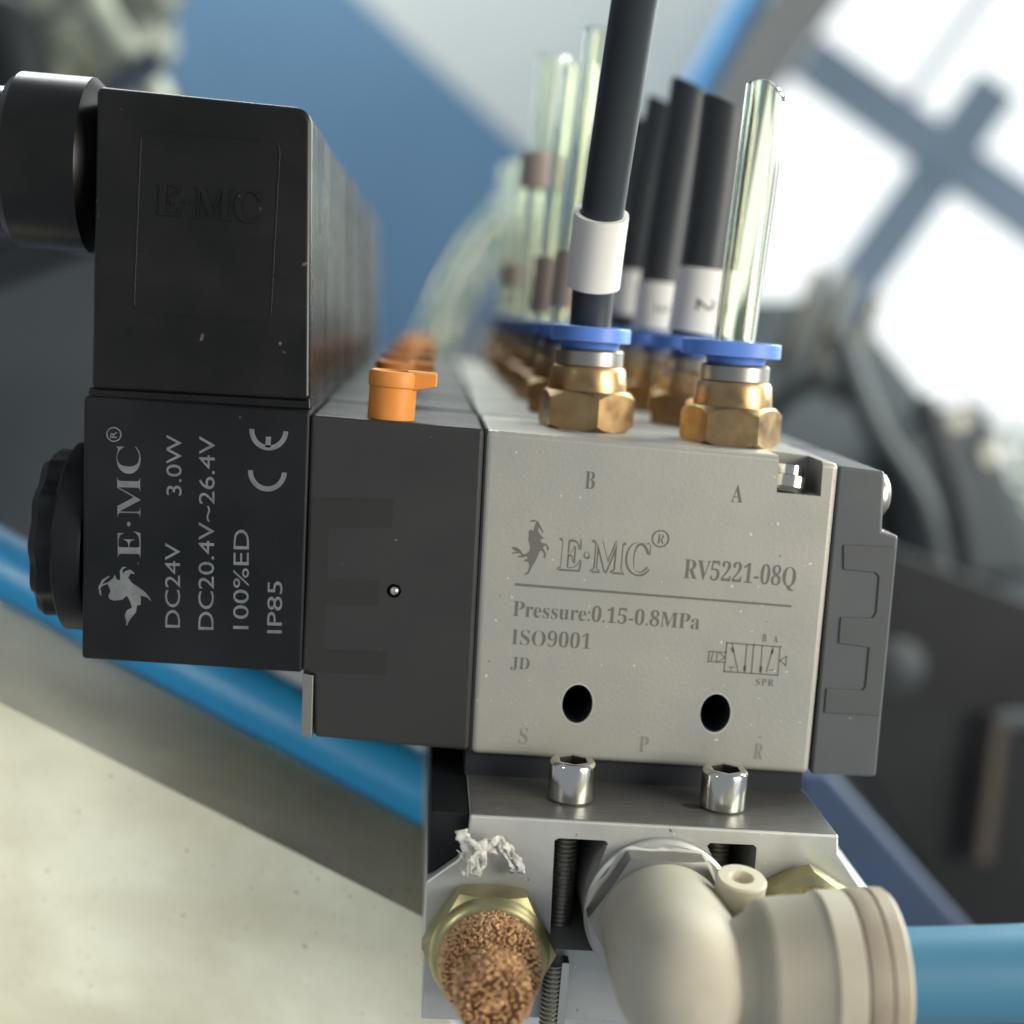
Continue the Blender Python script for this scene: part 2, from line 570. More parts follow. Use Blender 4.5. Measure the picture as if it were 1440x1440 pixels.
bm = sweep([V((405.6, 1796.5, 527.9)), V((331.2, 1779.3, 369.2)), V((227.5, 1756.3, 155.4))], 17, 16)
tag(finish("conduit", bm, M['blue_pipe'], loc=(343.9, 1781.5, 391.0)), "narrow blue pipe running up the wall beside the window", "pipe")

# sunlit leaves outside the window
for (px_, lab, nn, sp_) in (((1080.7, 2465.4, -143.9), "leafy shrub outside the window at the right edge", 420, 95),):
    sh = thing("shrub", lab, "shrub", px_)
    c0 = V(px_)
    bm = bmesh.new()
    for i in range(nn):
        p = c0 + V((random.gauss(0, sp_), random.gauss(0, 60), random.gauss(-60, sp_ * 0.75)))
        d = V((random.uniform(-1, 1), random.uniform(-1, 1), random.uniform(-1, 1))).normalized()
        e = d.orthogonal().normalized()
        L, Wd = random.uniform(22, 40), random.uniform(9, 15)
        bm.faces.new([bm.verts.new(q) for q in (p, p + d * L * 0.5 + e * Wd, p + d * L, p + d * L * 0.5 - e * Wd)])
    f = finish("foliage", bm, M['leaf'], sh, smooth=0, flip=False)
    f['kind'] = 'stuff'
    bm = sweep([c0 + V((0, 0, -60)), c0 + V((10, 0, -350)), c0 + V((15, 0, -700))], lambda t: 5 + 8 * t, 8)
    finish("stem", bm, M['rust'], sh)

# concrete ledge: shaded top, sunlit front
def hexa(pts, bm=None, sub=0):
    bm = bm or bmesh.new()
    v = [bm.verts.new(p) for p in pts]
    for f in ((0, 1, 2, 3), (7, 6, 5, 4), (0, 4, 5, 1), (1, 5, 6, 2), (2, 6, 7, 3), (3, 7, 4, 0)):
        bm.faces.new([v[i] for i in f])
    return bm
AL, AR = V((-90.0, 41.7, 0.7)), V((-1.5, 8.6, -26.0))
BL, BR = V((-109.4, 90.6, 7.6)), V((-0.8, 49.5, -29.9))
gd = (CR * -0.46 + CD * 0.88 + CF * 0.12).normalized() * 150
gr = (CD + CR * 0.06 + CF * 0.12).normalized() * 150
bm = hexa([AL, AR, BR, BL, AL + gd, AR + gr, BR + gr, BL + gd])
bmesh.ops.subdivide_edges(bm, edges=bm.edges[:], cuts=40, use_grid_fill=True)
o = finish("ground_ledge", bm, M['ledge'], loc=AL, bevel=0)
o.name = "concrete_ledge"
tag(o, "pale worn concrete ledge running down from the left edge", "ledge")

pl, pr = V((-113.9, 101.7, 12.6)), V((1.2, 57.7, -28.3))
bm = sweep(smooth_path([pl, pl.lerp(pr, .5), pr, pr + (pr - pl) * 0.3], 8), 6.0, 28)
tag(finish("blue_pipe", bm, M['blue_pipe'], loc=pl), "thick bright blue pipe lying along the pale ledge", "pipe")

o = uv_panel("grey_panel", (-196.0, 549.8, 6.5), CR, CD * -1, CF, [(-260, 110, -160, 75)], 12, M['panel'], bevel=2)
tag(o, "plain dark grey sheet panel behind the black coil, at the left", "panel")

# ------------------------------------------------------------------ blurred machinery on the right
mt = thing("machine", "dark machine cabinet with a brown edged recess, right of the valve bank", "machine", (192.1, 329.0, -78.6))
def slab(name, pix, thick, mat, parent, bevel=2.0):
    bm = bmesh.new()
    a = [bm.verts.new(p) for p in pix]
    b = [bm.verts.new(V(p) + CF * thick) for p in pix]
    n = len(pix)
    bm.faces.new(a)
    bm.faces.new(list(reversed(b)))
    for i in range(n):
        j = (i + 1) % n
        bm.faces.new((a[i], b[i], b[j], a[j]))
    return finish(name, bm, mat, parent, bevel=bevel)
slab("cabinet", [(150.0, 340.7, -16.2), (212.4, 333.8, -34.5), (247.0, 329.8, -45.9), (444.1, 307.2, -110.4), (464.1, 266.1, -392.7), (381.3, 270.9, -399.2), (194.8, 318.3, -153.3), (147.0, 331.2, -84.8)], 60, M['machine'], mt)
slab("edge_strip", [(201.1, 313.5, -76.2), (206.5, 313.4, -74.5), (203.9, 306.1, -127.4), (198.1, 306.5, -127.8)], 8, M['rust'], mt, 1)
slab("edge_strip", [(202.7, 313.6, -74.8), (241.6, 311.6, -70.5), (241.9, 310.8, -75.5), (203.1, 312.9, -80.0)], 8, M['machine_grey'], mt, 1)
mh = thing("motor", "grey machine housing in front of the window, right of the push-in fittings", "machine", (273.7, 617.8, -0.7))
slab("housing", [(164.6, 635.2, 70.1), (208.4, 632.7, 73.6), (243.7, 627.9, 56.5), (284.8, 618.8, 12.1), (344.6, 607.3, -40.7), (523.2, 582.2, -131.9), (696.3, 544.3, -316.7), (511.2, 527.0, -529.9), (180.8, 601.9, -158.9)], 90, M['machine_grey'], mh, 4)
slab("cover", [(243.1, 578.5, -6.8), (269.6, 580.7, 21.7), (290.1, 580.1, 27.0), (305.8, 574.4, -5.7), (329.2, 564.0, -67.9), (260.8, 568.5, -69.6)], 60, M['machine_mid'], mh, 6)
bm = lathe([(0.01, -2), (9, -1), (10, 6), (0.01, 10)], (162.1, 313.5, -59.2), CF * -1, 20)
finish("cap", bm, M['machine_mid'], mt)
o = slab("navy_beam", [(83.6, 148.5, -47.3), (91.8, 148.1, -46.6), (132.6, 139.7, -86.0), (248.0, 115.7, -200.6), (208.1, 115.7, -220.1), (88.1, 139.2, -111.6)], 18, M['navy'], None)
tag(o, "dark navy painted beam below the machine, right of the manifold", "beam")
TAN = ['tan hose nearest the clear tube, in front of the grey machine housing', 'middle tan hose in front of the grey machine housing', 'tan hose nearest the window, in front of the grey machine housing']
for pts in (
        ((186.9, 554.7, 84.0), (181.3, 543.6, 74.6), (171.6, 540.2, 45.6), (174.2, 558.7, 34.3)),
        ((200.4, 553.4, 81.5), (194.6, 542.4, 72.1), (185.3, 538.2, 37.9), (188.2, 556.6, 26.4)),
        ((215.5, 551.0, 72.0), (209.5, 540.0, 62.7), (199.8, 536.6, 33.7), (203.2, 555.0, 22.1))):
    bm = sweep(smooth_path(pts, 8), 4.6, 14)
    tag(finish("hose", bm, M['hose_tan'], loc=pts[1]), TAN.pop(0), "hose", "tan hoses on the grey machine")

for lab, pts, r, m in (
        ("dark cable looping across the grey machine housing", [(154.6, 525.2, 2.9), (174.6, 517.5, 29.3), (202.5, 514.9, 24.7), (232.2, 518.8, -4.9), (256.0, 522.0, -42.9)], 5.0, 'machine'),
        ("black cable hanging down over the black cabinet", [(201.9, 424.7, 30.5), (214.4, 408.1, -8.9), (224.9, 401.3, -52.0), (255.0, 404.8, -84.4)], 4.5, 'machine'),
        ("dark cable behind the end caps of the valves", [(175.7, 470.3, 54.4), (191.3, 453.6, 15.2), (215.9, 446.9, -20.4), (233.0, 447.8, -77.7)], 6.0, 'machine_mid')):
    bm = sweep(smooth_path(pts, 8), r, 14)
    tag(finish("cable", bm, M[m], loc=pts[1]), lab, "cable")
for i, p in enumerate(((268.3, 559.7, 15.6), (286.9, 556.0, -1.3))):
    finish("bolt", lathe([(6, 0), (6.5, -2), (5.5, -5), (0.01, -6)], p, CF, 6 + 6 * (i > 1)), M['steel_dull'], mh if i < 2 else mt)

# clutter in the top left corner
bm = bmesh.new()
bmesh.ops.create_icosphere(bm, subdivisions=4, radius=1)
cc = V((-174.1, 488.9, 159.5))
for v in bm.verts:
    n1 = noise.noise(v.co * 1.7 + V((3, 1, 5))) * 0.35 + noise.noise(v.co * 4.5) * 0.2
    v.co = cc + (CR * v.co.x * 42 + CD * v.co.z * 40 + CF * v.co.y * 22) * (1 + n1)
tag(finish("plastic_bag", bm, M['bag'], loc=cc, smooth=20), "crumpled pale plastic bag behind the black connectors", "bag")
for pts, r, m, lab, nm in (
        ([(-152.7, 428.4, 171.9), (-142.8, 424.7, 150.4), (-126.1, 421.0, 132.3), (-116.7, 427.6, 112.0)], 7, 'hose_grey', "grey green hose hanging past the crumpled bag", "hose"),
        ([(-117.1, 400.9, 137.8), (-126.0, 400.5, 130.4), (-136.3, 400.2, 122.9)], 5.5, 'cloth_dark', "dark strap lying across the grey green hose", "strap"),
        ([(-200.9, 427.3, 140.3), (-187.4, 427.3, 146.9), (-179.4, 424.9, 133.6), (-176.7, 422.0, 114.4)], 16, 'machine', "thick black cable at the top left corner", "cable"),
        ([(-131.3, 462.3, 135.2), (-123.2, 460.6, 126.9), (-115.6, 458.0, 112.6)], 6, 'rust', "short brown hose end beside the grey green hose", "hose")):
    bm = sweep(smooth_path(pts, 8), r, 16)
    tag(finish(nm, bm, M[m], loc=pts[1]), lab, nm)

# ------------------------------------------------------------------ the manifold bar
BACK = 216.0
man = thing("manifold", "sawn aluminium manifold bar that the row of valves is bolted to", "manifold", (20, -12.5, -27.5))
prof = [(-0.2, -3.1), (-0.3, -6.6), (-1.2, -8.4), (-4.6, -11.2), (-4.0, -27.6), (0.5, -27.6), (0.5, -26.9), (47.5, -26.9), (47.5, -27.6), (52.5, -27.6), (52.5, -16.6), (46.2, -10.4), (42.1, -5.2), (41.9, -3.1)]
bar = finish("bar", prism(prof, -12.5, BACK), M['alu'], man, bevel=0.25, seg=2)
cutL = prism([(9.5, -5.5), (10.0, -5.2), (15.2, -5.2), (15.6, -5.5), (14.9, -8.0), (13.9, -11.2), (13.6, -13.6), (14.1, -16.2), (15.2, -18.4), (10.0, -18.4), (9.75, -12.0)], -13.5, 180)
cutR = prism([(26.9, -5.2), (27.2, -4.8), (32.2, -4.75), (32.6, -5.1), (32.7, -9.5), (34.0, -18.4), (28.9, -18.4), (30.2, -13.6), (28.3, -7.6)], -13.5, 180)
cutC = lathe([(5.2, 0), (5.2, 14)], (21.9, -13.5, -13.0), (0, 1, 0), 32)
cut(bar, [cutL, cutR, cutC])
# the milled top is a plate of its own finish
finish("top_face", box(0.0, 41.7, -12.2, BACK - 1, -3.1, -3.0), M['alu_top'], man, bevel=0.04, seg=1)
bm = lathe([(5.6, 0), (8.4, 0), (8.7, -0.3), (8.7, -0.9), (8.3, -1.2), (5.6, -1.2), (5.6, 0)], (22.1, -12.5, -13.1), (0, 1, 0), 64, cap=False)
finish("port_boss", bm, M['alu'], man)

def threaded(origin, axis, r, length, pitch=0.55, seg=20, bm=None, depth=0.22):
    bm = bm or bmesh.new()
    prof = []
    n = int(length / pitch)
    for i in range(n):
        prof += [(r - depth, i * pitch), (r, i * pitch + pitch * 0.35), (r, i * pitch + pitch * 0.6)]
    return lathe(prof, origin, axis, seg, bm)

for sx, sy, which in ((11.75, -5.3, "left"), (29.85, -5.3, "right")):
    lab = {"left": "chrome socket head cap screw below the letter S on the silver valve", "right": "chrome socket head cap screw below the letters P and R on the silver valve"}[which]
    sc = thing("cap_screw", lab, "screw", (sx, sy, -3.0), "socket screws along the manifold edge")
    hexs = lambda a, r, h: r if r > 2.0 else r * 0.866 / math.cos((a % (math.pi / 3)) - math.pi / 6)
    bm = lathe([(2.45, 0), (2.7, 0.25), (2.7, 4.2), (2.62, 4.5), (2.4, 4.72), (2.05, 4.75), (1.85, 4.72)], (sx, sy, -3.0), (0, 0, 1), 48, cap=False, shape=hexs)
    finish("head", bm, M['steel'], sc)
    bm = lathe([(1.85, 4.72), (1.78, 4.6), (1.74, 2.2), (0.01, 1.9)], (sx, sy, -3.0), (0, 0, 1), 48, cap=False, shape=hexs)
    finish("socket", bm, M['socket_dark'], sc, smooth=20)
    finish("shank", threaded((sx, sy, -24), (0, 0, 1), 1.5, 21), M['steel_dull'], sc)
bk = thing("shoulder_shade_bar", "black bar standing in for shade on the left shoulder of the manifold", "bar", (-2.4, -11.4, -7))
finish("bar", prism([(-4.45, -10.8), (-1.3, -8.25), (-0.42, -6.5), (-0.3, -3.3), (-4.5, -3.3)], -11.4, BACK - 2), M['machine'], bk, bevel=0.15)  # added black bar in place of the shade on the manifold shoulder
st = thing("stud", "short threaded steel stud beside the bronze silencer", "stud", (10.8, -14.2, -30))
finish("thread", threaded((10.45, -14.3, -30), (0, 0, 1), 1.15, 11.2), M['steel_dull'], st)
finish("flat", box(11.2, 12.1, -15.3, -13.2, -30, -18.7), M['steel'], st, bevel=0.12)

# ------------------------------------------------------------------ one valve
PITCH, DEP = 27.0, 24.4
GV = "solenoid valves in a row on the manifold"
val = thing("solenoid_valve", "frontmost solenoid valve, silver body with engraved lettering", "valve", (0, 0, 0), GV)

body_poly = [(-1.14, 39.09), (0.0, 0.0), (41.41, -0.12), (40.95, 38.14), (33.14, 38.59)]
body = finish("body", prism(body_poly, 0, DEP), M['body'], val, bevel=0.7, seg=4)
holes = []
for px, pz in ((12.33, 6.95), (29.16, 6.85)):
    holes.append(prism([(px + 1.85 * math.cos(t * math.pi / 18), pz + 2.4 * math.sin(t * math.pi / 18)) for t in range(36)], -1, 20))
nx = [(33.49, 38.53), (38.76, 38.15), (39.12, 34.09), (33.79, 34.14)]
holes.append(prism([(nx[0][0], nx[0][1] + 6), (nx[1][0], nx[1][1] + 6), nx[2], nx[3]], -1, 6.5))
cut(body, holes)
for px, pz in ((12.33, 6.95), (29.16, 6.85)):
    bm = bmesh.new()
    for q in ring_poly((0, 0), 1.0, 1.07, n=40):
        bm.faces.new([bm.verts.new((px + 1.86 * x, -0.02, pz + 2.41 * z)) for x, z in q])
    finish("hole_rim", bm, M['alu'], body, smooth=0)
    el = [(px + 1.83 * math.cos(t * math.pi / 18), pz + 2.38 * math.sin(t * math.pi / 18)) for t in range(36)]
    bm = bmesh.new()
    r0 = [bm.verts.new((x, 0.35, z)) for x, z in el]
    r1 = [bm.verts.new((x, 16, z)) for x, z in el]
    for t in range(36):
        bm.faces.new((r0[t], r0[(t + 1) % 36], r1[(t + 1) % 36], r1[t]))
    bm.faces.new(r1)
    finish("hole_shade", bm, M['hole'], body, flip=False)  # dark lining put in for the shade inside the hole

# the clamping screw in the corner notch
bm = lathe([(0.01, -0.6), (2.0, -0.55), (2.5, 0.1), (2.5, 1.4), (1.9, 1.6), (1.9, 2.7), (0.01, 2.7)], (35.6, 3.0, (36.67, 34.51)[1]), (0.08, 0.15, 1), 28)
finish("notch_screw", bm, M['steel'], body)

pil_poly = [(-21.45, 39.32), (-1.27, 39.16), (-0.19, 0.25), (-18.86, 0.89), (-19.4, 8.62), (-20.74, 8.71), (-20.89, 21.22)]
pilot = finish("pilot_block", prism(pil_poly, 0.05, DEP), M['pilot'], val, bevel=0.55, seg=3)
cut(pilot, [lathe([(0.85, -1), (0.85, 2)], ((-10.52, 19.28)[0], 0, (-10.52, 19.28)[1]), (0, 1, 0), 24)])
bm = bmesh.new()
bmesh.ops.create_icosphere(bm, subdivisions=3, radius=0.62, matrix=Matrix.Translation(((-10.47, 19.24)[0], 0.25, (-10.52, 19.28)[1])))
finish("steel_ball", bm, M['steel'], pilot)
e_poly = [(-20.8, 29.66), (-11.33, 30.16), (-11.27, 26.8), (-18.62, 26.28), (-18.41, 20.12), (-12.27, 20.45), (-12.23, 17.37), (-18.4, 17.13), (-18.32, 11.63), (-10.78, 11.86), (-10.76, 9.0), (-20.0, 8.84)]
finish("raised_rib", prism(e_poly, 0.02, 0.3), M['pilot_rib'], pilot)
seam = [(-1.19, 39.17), (-0.94, 39.19), (0.07, 0.18), (-0.18, 0.17)]
finish("gasket", prism(seam, 0.25, DEP - 0.3), M['hole'], val)
finish("base_gasket", box(-0.5, 41.0, 1.2, DEP, -3.0, 0.15), M['hole'], val)
clip = [(-20.58, 8.72), (-19.31, 8.54), (-19.03, 0.88), (-20.31, 1.15)]
finish("steel_clip", prism(clip, -0.35, 8), M['steel_dull'], pilot, bevel=0.12)

# orange manual override
kx, kz, ky = (-12.34, 39.6)[0], 38.9, 3.7
kn = lathe([(2.72, -0.6), (2.78, 0.0), (2.78, 4.05), (2.95, 4.25), (3.02, 5.6), (2.85, 5.95), (2.6, 6.05), (2.45, 5.7), (0.01, 5.65)], (kx, ky, kz), (0.02, 0, 1), 48)
knob = finish("override_knob", kn, M['orange'], val)
arm = prism([(kx + 1.6, kz + 4.1), (kx + 2.6, kz + 3.9), (kx + 5.15, kz + 4.5), (kx + 5.2, kz + 5.95), (kx + 5.0, kz + 6.1), (kx + 1.6, kz + 6.15)], ky - 1.7, ky + 1.9)
finish("lever", arm, M['orange'], knob, bevel=0.22, seg=3)
finish("slot", box(kx - 1.9, kx + 1.9, ky - 0.45, ky + 0.45, kz + 5.66, kz + 5.72), M['rust'], knob)

# coil, its nut and its plug
coil_poly = [(-47.3, 39.51), (-21.47, 39.73), (-20.66, 8.63), (-46.44, 8.7)]
coil = finish("coil", prism(coil_poly, 0.1, DEP - 0.2), M['coil'], val, bevel=0.5, seg=3)
def lobes(a, r, h):
    return r * (1 + 0.045 * math.cos(11 * a))
bm = lathe([(11.4, 0), (11.6, 0.4), (11.6, 3.1), (10.9, 3.5), (10.2, 3.8)], (-47.2, 12, 21.2), (-1, 0, 0), 88)
nut = finish("coil_nut", bm, M['coil'], val)
bm = lathe([(9.9, 3.4), (10.0, 5.5), (9.3, 6.4), (7.5, 6.7), (0.01, 6.8)], (-47.2, 12, 21.4), (-1, 0, 0), 110, shape=lobes)
finish("grip", bm, M['coil'], nut)

tr = (-23.23, 73.74)
tl = (-47.3, 74.05)
bl = (-46.68, 40.23)
br = (-21.61, 40.72)
cp = [bl, tl]
R_ = 2.0
for kq in range(7):
    t = math.radians(90 - 15 * kq)
    cp.append((tr[0] - R_ + R_ * math.cos(t) + 0.0, tr[1] - R_ + R_ * math.sin(t)))
cp.append(br)
conn = finish("connector", prism(cp, 0.8, 22.8), M['conn'], val, bevel=0.75, seg=4, bevel_angle=50)
# recessed frame with raised letters
fr = rounded((-42.3, 49.33)[0], (-42.3, 49.33)[1], (-26.64, 69.3)[0], (-43.14, 69.84)[1], 1.2)
bm = bmesh.new()
n_ = len(fr)
cxm, czm = sum(p[0] for p in fr) / n_, sum(p[1] for p in fr) / n_
inn = [(cxm + (p[0] - cxm) * 0.975, czm + (p[1] - czm) * 0.98) for p in fr]
for kq in range(n_):
    j = (kq + 1) % n_
    bm.faces.new([bm.verts.new((q[0], 0.72, q[1])) for q in (fr[kq], fr[j], inn[j], inn[kq])])
bmesh.ops.remove_doubles(bm, verts=bm.verts, dist=1e-4)
bmesh.ops.solidify(bm, geom=bm.faces, thickness=0.2)
finish("raised_frame", bm, M['conn'], conn, bevel=0.05)
def raised_text(s, a, b, cap, y, depth, mat, parent, offset, name):
    o = lettering(s, a, b, cap, y, mat, parent, offset=offset, name=name)
    sm = o.modifiers.new("depth", 'SOLIDIFY')
    sm.thickness = depth * S
    sm.offset = -1
    return o
raised_text(serif("E·MC"), (-40.22, 60.52), (-28.49, 60.53), 3.5, 0.5, 0.4, M['conn'], conn, -0.006, "raised_lettering")
finish("plug_flange", prism([(-47.09, 40.44), (-21.74, 41.45), (-21.55, 39.65), (-47.21, 39.21)], 1.6, 22.4), M['conn'], val, bevel=0.3)
bm = lathe([(8.0, -2), (9.6, -0.5), (10.25, 0.2), (10.25, 8.4), (9.6, 9.3), (8.4, 9.6), (8.4, 20)], (-49.6, 12, 66.1), (-1, 0, 0), 56)
gl = finish("cable_gland", bm, M['conn'], conn)
bm = sweep(smooth_path([(-68, 12, 66), (-90, 14, 64), (-120, 22, 52)], 8), 4.5, 18)
finish("cable", bm, M['black_tube'], gl)

# end cap on the right
cap_poly = [(41.02, 37.89), (46.75, 37.54), (47.25, 30.37), (49.3, 29.91), (50.03, -0.15), (41.87, -0.27)]
capo = finish("end_cap", prism(cap_poly, 0.5, DEP), M['cap'], val, bevel=0.4, seg=3)
p3 = [(42.61, 28.41), (49.11, 28.6), (49.56, 7.67), (42.59, 7.59), (42.5, 10.71), (46.91, 10.72), (47.29, 11.19), (47.17, 16.05), (43.37, 16.34), (43.26, 19.58), (47.18, 19.75), (47.53, 20.48), (47.37, 24.83), (46.88, 25.32), (42.95, 25.4)]
finish("raised_rib", prism(p3, 0.32, 1.0), M['cap_panel'], capo, bevel=0.14, seg=3)
bm = lathe([(2.9, 0), (2.9, 0.5), (2.6, 1.1), (1.8, 1.6), (0.9, 1.75), (0.01, 1.78)], (47.1, 5.0, 34.2), (1, 0, 0), 32)
scw = finish("cap_bolt", bm, M['steel_dull'], capo)
finish("slot", box(48.5, 48.95, 4.7, 5.3, 32.4, 36.0), M['socket_dark'], scw)

# lettering on the front valve only: it faces the camera, the others are covered by the valve in front
E1, YB = -0.035, -0.035
OFB = -0.007
T = []
def bl_(s, a, b, cap, mat='engrave', off=OFB, **kw):
    return lettering(serif(s), a, b, cap, YB, M[mat], body, offset=off, **kw)
front_only = []
front_only.append(bl_("B", (10.94, 33.01), (12.12, 33.01), 2.05))
front_only.append(bl_("A", (28.46, 32.65), (29.83, 32.66), 2.1))
front_only.append(bl_("RV5221-08Q", (23.66, 23.14), (37.22, 23.02), 2.45, base=0.0))
front_only.append(bl_("Pressure:0.15-0.8MPa", (3.71, 17.22), (26.15, 17.05), 1.95))
front_only.append(bl_("ISO9001", (3.81, 13.76), (13.29, 13.77), 1.95, off=-0.012))
front_only.append(bl_("JD", (3.96, 10.81), (6.18, 10.78), 1.45))
for s, x, y in (("S", 735, 1045), ("P", 905, 1057), ("R", 1066, 1067)):
    pass
front_only.append(bl_("S", (5.62, 1.67), (6.66, 1.65), 1.95, mat='engrave_soft'))
front_only.append(bl_("P", (20.26, 1.49), (21.39, 1.47), 1.95, mat='engrave_soft'))
front_only.append(bl_("R", (34.35, 1.44), (35.5, 1.42), 1.95, mat='engrave_soft'))
# outlined trade lettering: drop shadow, dark outline, body-coloured face
a_, b_ = (8.56, 23.23), (19.37, 23.28)
sh_ = lambda p: p + V((0.16, 0, -0.2))
front_only.append(lettering(serif("E·MC"), a_, b_, 3.85, -0.025, M['engrave'], body, offset=0.0, ref=0.0, extra=sh_))
front_only.append(lettering(serif("E·MC"), a_, b_, 3.85, -0.045, M['engrave'], body, offset=0.014, ref=0.0))
front_only.append(lettering(serif("E·MC"), a_, b_, 3.85, -0.065, M['body'], body, offset=-0.009, ref=0.0))
rc_ = (20.49, 27.69)
front_only.append(flat(ring_poly(rc_, 0.88, 1.06), YB, M['engrave'], body, "lettering"))
front_only.append(bl_("R", (20.12, 27.11), (20.98, 27.08), 1.15, off=-0.02))
front_only.append(flat([[(3.73, 21.19), (37.03, 20.74), (37.06, 20.48), (3.67, 20.88)]], YB, M['engrave'], body, "rule"))
goat = [(4.78, 27.49), (5.09, 27.74), (5.38, 27.53), (5.43, 27.92), (5.6, 28.62), (5.44, 28.73), (4.91, 28.6), (4.83, 28.72), (5.35, 28.91), (5.82, 28.71), (6.16, 28.2), (6.52, 27.53), (6.46, 27.37), (6.02, 28.03), (5.91, 28.18), (5.91, 27.57), (6.33, 27.06), (6.66, 26.77), (6.44, 26.64), (6.21, 26.74), (6.4, 26.22), (6.94, 26.18), (7.33, 25.74), (7.31, 25.36), (7.15, 25.42), (7.04, 25.88), (6.73, 25.9), (6.63, 25.62), (7.03, 25.03), (7.01, 24.41), (6.82, 24.47), (6.84, 24.94), (6.47, 25.37), (6.26, 25.13), (5.96, 24.18), (5.5, 23.22), (5.18, 22.43), (4.74, 22.21), (4.7, 22.32), (5.09, 22.65), (5.23, 23.36), (5.07, 23.81), (4.53, 23.93), (4.59, 24.09), (4.97, 24.19), (4.78, 24.56), (4.42, 24.31), (3.74, 24.31), (3.8, 24.47), (4.18, 24.52), (3.93, 24.81), (3.02, 24.67), (3.09, 24.83), (3.61, 24.92), (3.21, 25.15), (2.88, 25.48), (3.57, 25.48), (3.97, 25.2), (4.31, 24.76), (4.62, 24.71), (5.05, 25.05), (5.15, 25.67), (4.86, 26.42), (4.86, 27.03)]
front_only.append(flat([goat], YB, M['engrave'], body, "emblem"))
dg_ = [((29.69, 15.64), (36.29, 15.55), 0.16), ((36.21, 15.55), (36.29, 12.04), 0.12), ((36.29, 12.04), (29.71, 12.09), 0.16), ((29.71, 12.09), (29.69, 15.64), 0.14), ((32.98, 15.64), (33.06, 12.07), 0.14), ((30.33, 15.55), (31.4, 12.16), 0.12), ((32.14, 15.6), (32.2, 12.16), 0.12), ((34.01, 15.58), (34.16, 12.12), 0.12), ((35.37, 15.45), (34.85, 12.38), 0.12), ((27.66, 14.44), (29.73, 14.45), 0.13), ((27.66, 13.2), (29.73, 13.21), 0.13), ((27.66, 14.44), (27.66, 13.2), 0.13), ((28.63, 14.42), (28.67, 13.18), 0.12), ((28.14, 14.34), (27.98, 13.35), 0.1), ((28.89, 14.35), (29.62, 13.84), 0.11), ((29.62, 13.84), (28.92, 13.24), 0.11), ((36.35, 13.89), (37.13, 14.45), 0.11), ((36.35, 13.89), (37.13, 13.3), 0.13), ((37.13, 14.45), (37.13, 13.3), 0.1), ((30.24, 12.68), (30.88, 12.68), 0.12), ((30.5, 12.66), (30.5, 12.23), 0.1), ((35.25, 12.62), (35.71, 12.65), 0.12), ((30.42, 14.92), (30.52, 14.67), 0.32), ((32.17, 12.85), (32.19, 12.46), 0.3), ((34.12, 12.89), (34.14, 12.46), 0.3), ((35.33, 15.02), (35.3, 14.76), 0.3)]
front_only.append(flat([stroke(a, b, w) for a, b, w in dg_], YB, M['engrave'], body, "symbol"))
front_only.append(bl_("B", (33.92, 16.07), (34.44, 16.07), 0.92))
front_only.append(bl_("A", (35.32, 16.06), (35.84, 16.06), 0.85))
front_only.append(bl_("SPR", (33.7, 10.64), (35.89, 10.64), 0.88, spacing=1.25))

YC = 0.06
def cl(s, a, b, cap, **kw):
    return lettering(s, a, b, cap, YC, M['print'], coil, **kw)
front_only.append(cl(serif("E·MC"), (-40.05, 21.18), (-40.67, 34.2), 2.7, offset=-0.008))
front_only.append(flat(ring_poly((-43.7, 35.37), 0.72, 0.86), YC, M['print'], coil, "lettering"))
front_only.append(cl("R", (-43.36, 34.98), (-43.39, 35.72), 0.75))
front_only.append(cl("DC24V", (-35.19, 13.2), (-35.65, 23.25), 1.72))
front_only.append(cl("3.0W", (-35.74, 28.84), (-36.06, 35.85), 1.72))
front_only.append(cl("DC20.4V~26.4V", (-31.3, 13.19), (-32.26, 35.97), 1.78))
front_only.append(cl("100%ED", (-27.26, 13.55), (-27.8, 25.39), 1.78))
front_only.append(cl("IP85", (-23.34, 13.29), (-23.61, 19.51), 1.72))
front_only.append(flat([[(-43.74, 17.88), (-44.28, 17.6), (-44.54, 17.36), (-44.37, 16.34), (-44.6, 16.6), (-44.78, 17.44), (-44.39, 18.31), (-43.63, 18.87), (-43.54, 18.74), (-44.12, 18.18), (-44.37, 17.78), (-43.66, 18.08), (-43.13, 18.58), (-42.97, 19.06), (-42.67, 18.42), (-42.31, 18.45), (-42.39, 19.57), (-42.1, 20.0), (-41.65, 20.03), (-42.09, 19.68), (-42.07, 19.22), (-41.63, 19.62), (-41.19, 19.74), (-40.62, 19.28), (-41.17, 19.28), (-41.42, 18.79), (-40.94, 18.17), (-40.1, 17.66), (-39.35, 17.15), (-38.78, 16.43), (-38.67, 16.15), (-39.15, 16.59), (-39.88, 16.73), (-39.86, 16.17), (-39.84, 15.7), (-40.28, 15.48), (-40.34, 14.72), (-40.86, 14.02), (-41.2, 13.43), (-41.28, 13.05), (-41.46, 13.13), (-41.39, 13.52), (-41.63, 14.16), (-41.44, 14.84), (-40.82, 15.26), (-41.13, 16.08), (-41.51, 16.62), (-41.95, 16.12), (-42.94, 15.93), (-43.49, 16.11), (-43.6, 16.48), (-43.35, 17.06)]], YC, M['print'], coil, "emblem"))
ce = []
for (cx_, cz_) in ((-26.14, 37.16), (-26.04, 32.37)):
    ce += ring_poly((cx_, cz_), 1.75, 2.35, 180, 360, 24, 0.95)
cE = (-26.14, 37.16)
ce.append([(cE[0] - 0.3, cE[1] - 0.75), (cE[0] + 0.3, cE[1] - 0.75), (cE[0] + 0.3, cE[1] - 2.0), (cE[0] - 0.3, cE[1] - 2.0)])
front_only.append(flat(ce, YC, M['print'], coil, "mark"))

